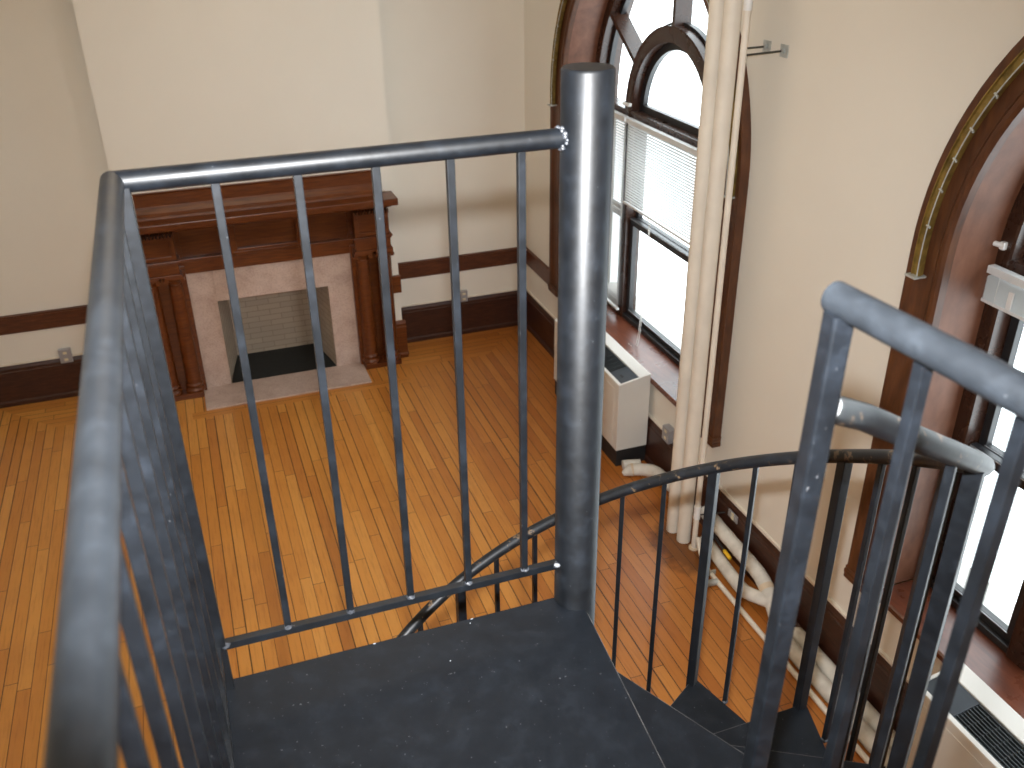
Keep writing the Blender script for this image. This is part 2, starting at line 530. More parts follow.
# baseboards and chair rails (profile: depth from wall, height)
BASEP = [(0, 0), (.045, 0), (.045, .035), (.030, .05), (.030, .315), (.024, .322), (.024, .345), (.012, .37), (0, .375)]
RAILP = [(0, .665), (.018, .668), (.024, .678), (.024, .81), (.030, .815), (.030, .828), (0, .832)]
def run_x(bm, prof, ywall, x0, x1):
    poly = [(ywall - d, z) for d, z in prof]
    extrude_x(bm, poly, x0, x1)
def run_y(bm, prof, xwall, y0, y1):
    poly = [(xwall - d, z) for d, z in prof]
    extrude_y(bm, poly, y0, y1)
bm = new_bm(); run_x(bm, BASEP, YW, XL, BX0); run_x(bm, BASEP, YW, BX1, XW); struct('baseboard_far', bm, M['base'])
bm = new_bm(); run_y(bm, BASEP, XW, YBACK, YW); struct('baseboard_right', bm, M['base'])
bm = new_bm(); run_x(bm, BASEP, YB, 1.58, BX1 + .03)
for a, c in ((YB - .0, YW),):
    extrude_y(bm, [(BX1 + d, z) for d, z in BASEP], a, c)
struct('baseboard_chimney', bm, M['mantel'])
bm = new_bm(); run_x(bm, BASEP, YB, BX0 - .03, -.49)
extrude_y(bm, [(BX0 - d, z) for d, z in BASEP], YB, YW)
struct('baseboard_chimney_return', bm, M['mantel'])
bm = new_bm(); run_x(bm, RAILP, YW, XL, BX0); run_x(bm, RAILP, YW, BX1, XW); struct('trim_1', bm, M['rail'])
bm = new_bm(); run_y(bm, RAILP, XW, 7.46, YW); struct('trim_2', bm, M['rail'])
bm = new_bm(); box(bm, 1.58, BX1 + .012, YB - .032, YB + .1, .665, .832, .008); struct('trim_3', bm, M['mantel'])
bm = new_bm(); box(bm, BX0 - .035, -.49, YB - .032, YB + .1, .665, .832, .008); struct('trim_4', bm, M['mantel'])

# ---------------------------------------------------------------- windows
def arch_pts(yc, zs, z0, R, n=48):
    pts = [(yc + R, z0)]
    for k in range(n + 1):
        a = PI * k / n
        pts.append((yc + R * math.cos(a), zs + R * math.sin(a)))
    pts.append((yc - R, z0))
    return pts
def arch_sweep(bm, yc, zs, z0, prof, n=48):
    """Sweep a closed (radius, x) profile over legs and semicircle."""
    cols = [[bm.verts.new((x, y, z)) for y, z in arch_pts(yc, zs, z0, R, n)] for R, x in prof]
    m = len(prof)
    for j in range(m):
        a, b = cols[j], cols[(j + 1) % m]
        for k in range(len(a) - 1):
            bm.faces.new([a[k], a[k + 1], b[k + 1], b[k]])
    bm.faces.new([c[0] for c in cols])
    bm.faces.new([c[-1] for c in cols][::-1])
def half_ring(bm, yc, zs, r0, r1, x0, x1, a0=0, a1=PI, n=40):
    prof = [(r0, x0), (r1, x0), (r1, x1), (r0, x1)]
    cols = [[bm.verts.new((x, yc + R * math.cos(a0 + (a1 - a0) * k / n), zs + R * math.sin(a0 + (a1 - a0) * k / n))) for k in range(n + 1)] for R, x in prof]
    for j in range(4):
        a, b = cols[j], cols[(j + 1) % 4]
        for k in range(n):
            bm.faces.new([a[k], a[k + 1], b[k + 1], b[k]])
    bm.faces.new([c[0] for c in cols]); bm.faces.new([c[-1] for c in cols][::-1])

XF, XB = 3.30, 3.43                       # front and back of the window frame
SPOKES = [33, 90, 147]
def build_window(idx, yc, zs):
    w = bpy.data.objects.new('window_%d' % idx, None)
    COL.objects.link(w)
    w.location = (XW, yc, .725)
    w['kind'] = 'structure'
    def part(name, bm, m, smooth=False):
        return obj(name, bm, m, w, smooth)
    ZS = 0.725
    bm = new_bm()
    arch_sweep(bm, yc, zs, .745, [(1.275, XW), (1.275, 3.010), (1.290, 2.998), (1.310, 2.998), (1.325, 3.010), (1.405, 3.010), (1.418, 3.000), (1.435, 2.990), (1.470, 2.990), (1.470, XW)])
    part('casing', bm, M['casing'], True)
    for s in (-1, 1):
        bm = new_bm()
        a, c = sorted((yc + s * 1.27, yc + s * 1.48))
        box(bm, 2.985, XW, a, c, .675, .705, .004)
        box(bm, 2.978, XW, a, c, .705, .735, .010)
        box(bm, 2.988, XW, a, c, .735, .75, .003)
        part('casing_foot', bm, M['casing'])
    bm = new_bm(); arch_sweep(bm, yc, zs, ZS, [(1.282, 3.02), (1.282, XF + .01), (1.31, XF + .01), (1.31, 3.02)]); part('reveal', bm, M['casing_in'], True)
    bm = new_bm(); arch_sweep(bm, yc, zs, ZS, [(1.205, XF), (1.215, XF - .008), (1.265, XF - .008), (1.30, XF), (1.30, XB), (1.205, XB)]); part('frame', bm, M['frame'], True)
    bm = new_bm(); arch_sweep(bm, yc, zs, ZS, [(1.262, XB), (1.33, XB), (1.33, XW + .47), (1.275, XW + .47)]); part('outer_jamb', bm, M['frame'], True)
    # deep inner arch over the middle light, its legs are the mullions
    bm = new_bm(); arch_sweep(bm, yc, zs, ZS, [(.57, XF), (.58, XF - .006), (.67, XF - .006), (.68, XF), (.68, XB), (.57, XB)]); part('mullion_arch', bm, M['frame'], True)
    for a in SPOKES:
        bm = new_bm()
        ca, sa = math.cos(math.radians(a)), math.sin(math.radians(a))
        pts = []
        for r, t in ((.66, -.019), (1.23, -.019), (1.23, .019), (.66, .019)):
            pts.append((yc + r * ca - t * sa, zs + r * sa + t * ca))
        extrude_x(bm, pts, XF, XB)
        part('spoke', bm, M['frame'])
    bm = new_bm(); box(bm, XF - .004, XB, yc - 1.22, yc + 1.22, zs - .075, zs + .0, .004); part('transom', bm, M['frame'])
    # sashes
    def sash_rect(y0, y1, z0, z1, x0, x1, t=.045):
        bm = new_bm()
        box(bm, x0, x1, y0, y0 + t, z0, z1, .003); box(bm, x0, x1, y1 - t, y1, z0, z1, .003)
        box(bm, x0, x1, y0 + t, y1 - t, z0, z0 + t, .003); box(bm, x0, x1, y0 + t, y1 - t, z1 - t, z1, .003)
        s = obj('sash', bm, M['sash'], w)
        bm = new_bm(); box(bm, (x0 + x1) / 2 - .002, (x0 + x1) / 2 + .002, y0 + t - .004, y1 - t + .004, z0 + t - .004, z1 - t + .004)
        obj('pane', bm, M['glass'], s)
        bm = new_bm()
        box(bm, x0 - .003, x0 + .001, y0 + t - .007, y1 - t + .007, z0 + t - .007, z0 + t - .002)
        box(bm, x0 - .003, x0 + .001, y0 + .004, y1 - .004, z1 - .008, z1 - .003)
        box(bm, x0 - .003, x0 + .001, y0 + .004, y0 + .008, z0, z1)
        obj('trim_line', bm, M['sash_line'], s)
        return s
    bays = [(yc - .57, yc + .57), (yc + .68, yc + 1.205), (yc - 1.205, yc - .68)]
    ztop = zs - .075
    for y0, y1 in bays:
        sash_rect(y0 + .002, y1 - .002, .755, 1.60, XF + .035, XF + .075, .055)
        bm = new_bm(); box(bm, XF + .005, XF + .08, y0, y1, .725, .765, .004); obj('sash_stool', bm, M['sash'], w)
        sash_rect(y0 + .002, y1 - .002, 1.56, ztop, XF + .085, XF + .125, .045)
    # fanlight: middle half round and the four outer lights
    bm = new_bm(); half_ring(bm, yc, zs, .515, .573, XB - .06, XB - .02); box(bm, XB - .06, XB - .02, yc - .53, yc + .53, zs, zs + .05)
    s = obj('fan_sash', bm, M['sash'], w, True)
    bm = new_bm()
    pts = [(yc + .53 * math.cos(PI * k / 40), zs + .03 + .50 * math.sin(PI * k / 40)) for k in range(41)]
    extrude_x(bm, pts, XB - .042, XB - .038); obj('pane', bm, M['glass'], s)
    edges = [0] + SPOKES + [180]
    for a0, a1 in zip(edges[:-1], edges[1:]):
        a0r, a1r = math.radians(a0), math.radians(a1)
        bm = new_bm()
        half_ring(bm, yc, zs, 1.165, 1.21, XB - .06, XB - .02, a0r, a1r, 16)
        half_ring(bm, yc, zs, .675, .70, XB - .06, XB - .02, a0r, a1r, 16)
        s = obj('fan_sash', bm, M['sash'], w, True)
        bm = new_bm()
        pts = [(yc + .69 * math.cos(a0r + (a1r - a0r) * k / 14), zs + .69 * math.sin(a0r + (a1r - a0r) * k / 14)) for k in range(15)]
        pts += [(yc + 1.18 * math.cos(a1r + (a0r - a1r) * k / 14), zs + 1.18 * math.sin(a1r + (a0r - a1r) * k / 14)) for k in range(15)]
        extrude_x(bm, pts, XB - .042, XB - .038); obj('pane', bm, M['glass'], s)
    # sill board with rounded nose
    bm = new_bm()
    extrude_y(bm, [(3.022, .682), (3.014, .690), (3.014, .717), (3.024, .725), (XF + .06, .725), (XF + .06, .682)], yc - 1.275, yc + 1.275)
    part('sill', bm, M['sill'])
    bm = new_bm(); extrude_y(bm, [(XB - .02, .66), (XB - .02, .755), (3.62, .725), (3.62, .66)], yc - 1.30, yc + 1.30); part('outer_sill', bm, M['stone'])
    # small white latch at the foot of the inner arch
    bm = new_bm(); box(bm, XF - .03, XF, yc + .565, yc + .595, zs + .035, zs + .06, .005)
    tube(bm, [(XF - .02, yc + .58, zs + .047), (XF - .04, yc + .63, zs + .053)], .012, 10)
    l = part('latch', bm, M['white']); l['label'] = 'small white latch'
    if idx == 2:
        bm = new_bm(); box(bm, XF - .03, XF - .005, yc + 1.235, yc + 1.26, 2.575, 2.61, .005)
        tube(bm, [(XF - .02, yc + 1.245, 2.592), (XF - .035, yc + 1.285, 2.595)], .012, 10)
        l = part('latch', bm, M['white']); l['label'] = 'small white latch'
    return w
M['stone'] = simple('pale_stone', (.62, .60, .56), .8, 0, .08, 12)
M['casing_in'] = wood('reveal_wood', (0.11, 0.042, 0.022), (0.16, 0.064, 0.034), (0.21, 0.09, 0.05), 0.50, (3, 6, 1.5), 4, 0.04)
for i, (yc, zs) in enumerate(WINS):
    build_window(i + 1, yc, zs)

# brass curtain tracks round the arches
def curtain_track(yc, zs, label, hooks, drop):
    t = thing('curtain_track', (2.97, yc, zs), label, 'curtain track', 'brass curtain tracks')
    R = 1.398
    a0, a1 = math.radians(-drop), math.radians(180 + drop)
    n = 120
    path = [(2.972, yc + R * math.cos(a0 + (a1 - a0) * k / n), zs + R * math.sin(a0 + (a1 - a0) * k / n)) for k in range(n + 1)]
    bm = new_bm()
    half_ring(bm, yc, zs, R - .018, R + .018, 2.975, 3.0, a0, a1, n)
    half_ring(bm, yc, zs, R - .022, R - .017, 2.962, 2.99, a0, a1, n)
    half_ring(bm, yc, zs, R + .016, R + .021, 2.966, 2.99, a0, a1, n)
    obj('track', bm, M['brass'], t, True)
    bm = new_bm(); tube(bm, [V((2.962, yc + (R - .022) * math.cos(a0 + (a1 - a0) * k / n), zs + (R - .022) * math.sin(a0 + (a1 - a0) * k / n))) for k in range(n + 1)], .003, 6)
    obj('rod', bm, M['steel_bright'], t, True)
    for s in (0, 1):
        bm = new_bm()
        yy = yc + R * (1 if s == 0 else -1)
        box(bm, 2.945, 3.012, yy - .032, yy + .032, zs - R * math.sin(math.radians(drop)) - .01, zs - R * math.sin(math.radians(drop)), .002)
        obj('end_bracket', bm, M['steel_bright'], t)
    for deg in hooks:
        a = math.radians(deg)
        c = V((2.962, yc + (R - .026) * math.cos(a), zs + (R - .026) * math.sin(a)))
        bm = new_bm()
        d = V((0, -math.cos(a), -math.sin(a)))
        tube(bm, [c - d * .012, c + d * .008, c + d * .016 + V((-.008, 0, 0))], .0045, 6)
        obj('hook', bm, M['steel_bright'], t)
    return t
curtain_track(*WINS[0], 'brass curtain track round the arch of the far window behind the pipes', [12, 24, 40, 60, 80, 100, 120, 140, 160], 3.2)
curtain_track(*WINS[1], 'brass curtain track with hooks round the arch of the nearer window', [6, 13, 19, 25, 32, 39, 46, 55, 65, 80, 100, 125, 150], 3.8)

# venetian blinds
def blind(y0, y1, ztop, zbot, label, wand=None, stack=False, group='white venetian blinds'):
    yc = (y0 + y1) / 2
    xb = XF - .045
    t = thing('venetian_blind', (xb, yc, zbot), label, 'blind', group)
    bm = new_bm(); box(bm, xb - .018, xb + .022, y0, y1, ztop - .035, ztop, .003); obj('headrail', bm, M['blind'], t)
    bm = new_bm()
    pitch = .0055 if stack else .0215
    z = ztop - .05
    tilt = 0.15 if stack else -1.2
    hw = .0125
    while z > zbot + .02:
        dx, dz = hw * math.cos(tilt), hw * math.sin(tilt)
        a = [bm.verts.new((xb + sx * dx, yy, z + sx * dz + (0.0015 if sx == 0 else 0))) for sx in (-1, 0, 1) for yy in (y0 + .004, y1 - .004)]
        bm.faces.new([a[0], a[1], a[3], a[2]]); bm.faces.new([a[2], a[3], a[5], a[4]])
        z -= pitch
    obj('slats', bm, M['slat'], t)
    bm = new_bm(); box(bm, xb - .013, xb + .013, y0, y1, zbot, zbot + .016, .003); obj('bottom_rail', bm, M['blind'], t)
    for f in (.12, .5, .88):
        bm = new_bm()
        yy = y0 + (y1 - y0) * f
        tube(bm, [(xb - .014, yy, ztop - .03), (xb - .014, yy, zbot)], .0012, 5)
        obj('ladder_cord', bm, M['cord'], t)
    if stack:
        for f in (.2, .75):
            bm = new_bm(); yy = y0 + (y1 - y0) * f
            box(bm, xb - .022, xb - .012, yy - .012, yy + .012, zbot + .02, zbot + .10, .002); obj('clip', bm, M['white'], t)
    if wand:
        bm = new_bm(); tube(bm, [(xb - .03, wand, ztop - .03), (xb - .034, wand, ztop - 1.0)], .004, 6); obj('tilt_wand', bm, M['cord'], t)
    return t
yc, zs = WINS[0]
zt = zs - .035
blind(yc - .60, yc + .53, zt, 1.745, 'white venetian blind half lowered over the middle sash of the far window')
blind(yc + .556, yc + 1.15, zt, .80, 'narrow white blind fully lowered on the far window beside the black centre post')
blind(yc - 1.20, yc - .63, zt, .80, 'narrow lowered white blind glimpsed between the vertical pipes and right casing')
yc, zs = WINS[1]
zt = zs - .035
blind(yc + .64, yc + 1.262, zt, zt - .17, 'white venetian blind pulled up into a tight stack on the nearer window', stack=True)
# pull cords of the half lowered blind hang to the sill
bm = new_bm()
for dy in (0, .018):
    tube(bm, smooth_path([(3.20, 5.97 + dy, 1.745), (3.19, 5.98 + dy, 1.2), (3.17, 6.0 + dy * 1.4, .745), (3.12, 6.03 + dy * 2, .728)], 6), .0022, 6)
o = tag(obj('pull_cord', bm, M['cord'], base=(3.20, 5.97, .728)), 'pair of thin white pull cords hanging to the window sill', 'cord')

# ---------------------------------------------------------------- fireplace
FC = 0.553
fp = thing('fireplace', (FC, 7.9, 0), 'dark mahogany fireplace with paired columns, marble surround and brick firebox', 'fireplace')
def mx(x):                       # mirror about the fireplace centre
    return 2 * FC - x
SX0, SX1, SZ, SY = -.148, 1.254, 1.132, 7.955     # marble surround
bm = new_bm()
box(bm, SX0, FX0, SY - .03, YB + .02, 0, SZ, .003)
box(bm, FX1, SX1, SY - .03, YB + .02, 0, SZ, .003)
box(bm, FX0, FX1, SY - .03, YB + .02, FZ, SZ, .003)
obj('surround', bm, M['marble'], fp)
bm = new_bm(); box(bm, HX0, HX1, YH1, SY - .02, 0.0, .018, .004); obj('hearth', bm, M['marble'], fp)
BK0, BK1, BKY = .17, .92, 8.50
bm = new_bm()
def quad(bm, *ps):
    bm.faces.new([bm.verts.new(p) for p in ps])
zt0, zt1 = FZ + .01, .80
quad(bm, (BK0, BKY, 0), (BK1, BKY, 0), (BK1, BKY, zt1), (BK0, BKY, zt1))
quad(bm, (FX1, YB, 0), (BK1, BKY, 0), (BK1, BKY, zt1), (FX1, YB, zt0))
quad(bm, (FX0, YB, 0), (BK0, BKY, 0), (BK0, BKY, zt1), (FX0, YB, zt0))
obj('firebox', bm, M['brick'], fp)
bm = new_bm(); quad(bm, (FX0, YB, zt0), (FX1, YB, zt0), (BK1, BKY, zt1), (BK0, BKY, zt1)); obj('firebox_roof', bm, M['ash'], fp)
bm = new_bm(); prism_z(bm, [(FX0 + .005, YB - .02), (FX1 - .005, YB - .02), (BK1 + .02, BKY + .01), (BK0 - .02, BKY + .01)], .0, .02); obj('firebox_floor', bm, M['ash'], fp)
# wooden back board beside the marble and behind the columns
for s in (0, 1):
    bm = new_bm()
    a, c = (SX1, 1.625) if s else (mx(1.625), mx(SX1))
    box(bm, a, c, YB - .03, YB + .02, 0, 1.63, .003)
    e0, e1 = (SX1, SX1 + .055) if s else (mx(SX1 + .055), mx(SX1))
    box(bm, e0, e1, YB - .075, YB - .02, 0, 1.20, .005)
    obj('pilaster_board', bm, M['mantel'], fp)
PX0, PX1 = 1.282, 1.622          # right plinth, mirrored for the left
for s in (0, 1):
    a, c = (PX0, PX1) if s else (mx(PX1), mx(PX0))
    bm = new_bm(); box(bm, a, c, 7.785, YB, 0, .05, .006); obj('plinth', bm, M['mantel'], fp)
    for cxx in (1.350, 1.545):
        x = cxx if s else mx(cxx)
        y = 7.865
        bm = new_bm()
        prof = [(.064, .155)]
        for k in range(13):
            t = k / 12
            prof.append((.064 - .010 * t ** 1.6, .155 + (1.055 - .155) * t))
        lathe(bm, x, y, prof)
        c_ = obj('column', bm, M['mantel'], fp, True)
        bm = new_bm()
        lathe(bm, x, y, [(.080, .05), (.083, .058), (.083, .072), (.076, .082), (.068, .088), (.066, .098), (.073, .106), (.075, .116), (.072, .126), (.065, .134), (.064, .155)])
        obj('base', bm, M['mantel'], c_, True)
        bm = new_bm()
        lathe(bm, x, y, [(.054, 1.05), (.060, 1.058), (.060, 1.066), (.055, 1.072), (.055, 1.088), (.062, 1.098), (.072, 1.108), (.074, 1.118), (.070, 1.122)])
        box(bm, x - .078, x + .078, y - .078, y + .078, 1.120, 1.145, .004)
        for q in (-1, 1):        # scroll volutes
            tube(bm, [(x + q * .066, y - .074, 1.106), (x + q * .066, y + .074, 1.106)], .020, 12)
        obj('capital', bm, M['mantel'], c_, True)
    # entablature over the pair: architrave, frieze block with sunk panel, dentils
    b0, b1 = (1.280, 1.622) if s else (mx(1.622), mx(1.280))
    bm = new_bm()
    box(bm, b0, b1, 7.785, YB, 1.145, 1.165, .004)
    box(bm, b0 + .014, b1 - .014, 7.800, YB, 1.165, 1.255, .003)
    box(bm, b0 + .006, b1 - .006, 7.790, YB, 1.255, 1.272, .004)
    box(bm, b0 - .004, b1 + .004, 7.778, YB, 1.272, 1.288, .006)
    obj('architrave_block', bm, M['mantel'], fp)
    bm = new_bm()
    f0, f1 = b0 + .018, b1 - .018
    box(bm, f0, f1, 7.822, YB, 1.288, 1.484)
    box(bm, f0 + .01, f1 - .01, 7.88, YB, 1.484, 1.54)
    for (p, q, z0, z1) in ((f0, f0 + .038, 1.288, 1.485), (f1 - .038, f1, 1.288, 1.485), (f0 + .038, f1 - .038, 1.288, 1.322), (f0 + .038, f1 - .038, 1.45, 1.485)):
        box(bm, p, q, 7.806, 7.83, z0, z1, .003)
    obj('frieze_block', bm, M['mantel'], fp)
    bm = new_bm()
    nd = 12
    for k in range(nd):
        xx = b0 + .01 + (b1 - b0 - .02) * (k + .5) / nd
        box(bm, xx - .0062, xx + .0062, 7.786, 7.89, 1.486, 1.516)
    obj('dentil_band', bm, M['mantel'], fp)
# middle: architrave over the marble, sunk frieze, raised centre panel
m0, m1 = mx(1.290), 1.290
bm = new_bm()
box(bm, m0, m1, 7.895, YB + .01, SZ - .004, 1.235, .004)
box(bm, m0, m1, 7.882, YB + .01, 1.235, 1.258, .005)
box(bm, m0, m1, 7.90, YB + .01, SZ - .012, SZ + .012, .005)
obj('architrave', bm, M['mantel'], fp)
bm = new_bm(); box(bm, m0, m1, 7.935, YB + .01, 1.258, 1.55); obj('frieze', bm, M['mantel'], fp)
bm = new_bm()
q0, q1 = .245, mx(.245)
box(bm, q0, q1, 7.880, 7.94, 1.262, 1.52)
for (p, q, z0, z1) in ((q0, q0 + .055, 1.262, 1.52), (q1 - .055, q1, 1.262, 1.52), (q0 + .055, q1 - .055, 1.262, 1.305), (q0 + .055, q1 - .055, 1.49, 1.52)):
    box(bm, p, q, 7.850, 7.90, z0, z1, .006)
obj('centre_panel', bm, M['mantel'], fp)
bm = new_bm()
box(bm, q0 + .02, q1 - .02, 7.842, 7.90, 1.268, 1.280, .002)
for k in range(30):
    xx = q0 + .04 + (q1 - q0 - .08) * (k + .5) / 30
    box(bm, xx - .0045, xx + .0045, 7.845, 7.90, 1.246, 1.270)
obj('dentil_band', bm, M['mantel'], fp)
# cornice, shelf and upstand
h0, h1 = mx(1.680), 1.680
bm = new_bm()
poly = [(YB, 1.50), (7.83, 1.522), (7.81, 1.528), (7.79, 1.545), (7.785, 1.556), (7.755, 1.566), (YB, 1.57)]
extrude_x(bm, poly, h0 + .045, h1 - .045)
obj('cornice', bm, M['mantel'], fp)
bm = new_bm(); box(bm, h0, h1, 7.705, YB, 1.566, 1.628, .007); obj('shelf', bm, M['mantel_top'] if 'mantel_top' in M else M['mantel'], fp)
bm = new_bm()
extrude_x(bm, [(YB, 1.628), (7.86, 1.628), (7.868, 1.645), (7.895, 1.668), (7.92, 1.70), (7.93, 1.72), (7.93, 1.815), (7.92, 1.832), (YB, 1.832)], mx(1.545), 1.545)
obj('upstand', bm, M['mantel'], fp)

# ---------------------------------------------------------------- spiral stair
S = 1.4
CX, CY, ZL = .446 * S, 1.0 * S, 2.667
ZR = 4.0 - .259 * S               # top rail centre
RR = .0162
st = thing('spiral_staircase', (CX, CY, 0), 'black steel spiral staircase with railed landing and thick centre post', 'staircase')
RP = .0437
bm = new_bm()
lathe(bm, CX, CY, [(RP, 0), (RP, 3.741), (RP - .003, 3.745), (RP - .012, 3.7455)], 40)
obj('centre_pole', bm, M['steel'], st, True)
XLn = -.095                       # left railing line
plate = [(XLn, CY + .012), (CX - .01, CY + .012), (CX + .004, CY - .055), (.598, .946), (.578, .64), (.592, .50), (.652, -.5), (XLn, -.5)]
bm = new_bm(); prism_z(bm, plate, ZL - .006, ZL)
ld = obj('landing', bm, M['steel_plate'], st)
bm = new_bm(); sqbar(bm, (CX + .004, CY - .055, ZL - .002), (.598, .946, ZL - .002), .003); sqbar(bm, (.598, .946, ZL - .002), (.578, .64, ZL - .002), .003); l_ = obj('worn_edge', bm, M['lip'], ld); l_['label'] = 'worn pale edge'
bm = new_bm()
box(bm, XLn, CX - .03, CY - .0, CY + .006, ZL - .05, ZL - .006)
box(bm, XLn, XLn + .006, -.5, CY, ZL - .05, ZL - .006)
obj('landing_rim', bm, M['steel'], st)

def bar(p, q, w, ang=0.0, name='baluster', m='steel', bev=.0012):
    bm = new_bm(); sqbar(bm, p, q, w, ang, bev)
    return obj(name, bm, M[m], st)
def weld(parent, p, r):
    bm = new_bm()
    bmesh.ops.create_icosphere(bm, subdivisions=2, radius=r, matrix=Matrix.Translation(p) @ Matrix.Diagonal((1.25, 1.25, .6, 1)))
    for v in bm.verts:
        v.co += V((random.uniform(-1, 1), random.uniform(-1, 1), random.uniform(-1, 1))) * r * .22
    return obj('weld', bm, M['weld'], parent, True)

# landing front railing
bm = new_bm(); tube(bm, [(XLn - .006, CY, ZR), (CX - .03, CY, ZR)], RR, 20)
tr = obj('top_rail', bm, M['steel'], st, True)
bm = new_bm()
c = V((CX - RP - .002, CY, ZR))
for k in range(20):
    a = 2 * PI * k / 20
    p = c + V((random.uniform(-.003, .005), math.cos(a) * RR * 1.02, math.sin(a) * RR * 1.02))
    bmesh.ops.create_icosphere(bm, subdivisions=1, radius=random.uniform(.003, .006), matrix=Matrix.Translation(p))
obj('weld', bm, M['weld'], tr, True)
ZB = 4.0 - .881 * S
BW = .0128
br = bar((XLn + .012, CY, ZB), (CX - RP + .004, CY, ZB), .0155, 0, 'bottom_rail')
weld(br, (CX - RP, CY - .006, ZB + .004), .009)
weld(br, (XLn + .016, CY - .008, ZB + .004), .008)
for k in range(5):
    x = (.0265 + .0845 * k) * S
    b_ = bar((x, CY, ZB), (x, CY, ZR - .008), BW)
    weld(b_, (x, CY - .004, ZB + .010), .0065)
bar((XLn + .004, CY - .002, ZL - .05), (XLn + .004, CY - .002, ZR), .0254, 0, 'corner_post')
# left railing, running back past the camera
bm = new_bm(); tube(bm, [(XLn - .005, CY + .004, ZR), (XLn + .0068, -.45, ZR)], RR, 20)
obj('top_rail', bm, M['steel_flash_lit'], st, True)
bar((XLn, CY, ZB), (XLn, -.45, ZB), .0155, 0, 'bottom_rail')
y = CY - .115
while y > -.45:
    bar((XLn, y, ZB), (XLn, y, ZR - .008), BW)
    y -= .115
bar((XLn, -.45, ZL - .05), (XLn, -.45, ZR), .0254, 0, 'corner_post')

# gate post and right railing of the landing
GX, GY = .557, .660
bar((GX - .019, GY, ZL - .05), (GX + .004, GY, ZR), .0228, .12, 'gate_post', 'steel', .003)
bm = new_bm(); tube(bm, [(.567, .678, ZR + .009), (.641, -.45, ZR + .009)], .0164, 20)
obj('top_rail', bm, M['steel_flash_lit'], st, True)
gy = GY - .100
while gy > -.4:
    gx = .568 + .0656 * (.6655 - gy)
    bar((gx - .014, gy, ZL), (gx, gy, ZR - .008), BW)
    gy -= .105
bar((.641, -.45, ZL - .05), (.641, -.45, ZR), .0254, 0, 'corner_post')

# spiral: treads, posts, balusters, handrail
RH, RT = .680, .702
STEP, RISE = 31.0, .205
def rail_z(deg):
    return 4.0 - 1.135 - .0070 * deg
def pol(r, deg, z):
    a = math.radians(deg)
    return V((CX + r * math.cos(a), CY + r * math.sin(a), z))
TH0 = -90.0
for k in range(1, 13):
    th = TH0 + STEP * k
    z = ZL - RISE * k
    tb = th - STEP - 7
    off = .055 if k == 1 else .025
    e = V((math.cos(math.radians(th)), math.sin(math.radians(th)), 0)); n_ = V((-e.y, e.x, 0))
    e2 = V((math.cos(math.radians(tb)), math.sin(math.radians(tb)), 0)); n2 = V((-e2.y, e2.x, 0))
    C0 = V((CX, CY, 0))
    poly = [C0 + e * .03 + n_ * off, C0 + e * RT, C0 + e2 * RT, C0 + e2 * .03 - n2 * .03]
    bm = new_bm(); prism_z(bm, [(p.x, p.y) for p in poly], z - .005, z)
    # turned-down front edge
    pa, pb = C0 + e * .03 + n_ * off, C0 + e * RT
    pc, pd = pb - n_ * .004, pa - n_ * .004
    prism_z(bm, [(pa.x, pa.y), (pb.x, pb.y), (pc.x, pc.y), (pd.x, pd.y)], z - .04, z - .004)
    t_ = obj('tread', bm, M['steel_plate'], st)
    bm = new_bm(); sqbar(bm, pa + V((0, 0, z - .002)), pb + V((0, 0, z - .002)), .003); l_ = obj('worn_edge', bm, M['lip'], t_); l_['label'] = 'worn pale edge'
    rz = math.radians(th)
    for da, wdt in ((-.2, .0254), (-9.9, BW), (-19.7, BW)):
        zz = rail_z(th + da) - .008
        p0 = pol(RH, th + da, z - .03 if wdt > .02 else z - .004)
        p1 = pol(RH, th + da, zz)
        bm = new_bm(); sqbar(bm, p0, p1, wdt, -rz, .002)
        nm = 'tread_post' if wdt > .02 else 'baluster'
        b_ = obj(nm, bm, M['steel'], st)
        if k <= 5:
            weld(b_, pol(RH, th + da + 0, z + .003), .009 if wdt > .02 else .0075)
bm = new_bm()
path = [V((.5745, .674, 3.5275)), V((GX + .045, GY + .038, 4.0 - .495))]
d = -86.0
while d < TH0 + STEP * 12 + 6:
    path.append(pol(RH, d, rail_z(d)))
    d += 3
tube(bm, path, RR, 18)
obj('handrail', bm, M['steel_rail'], st, True)

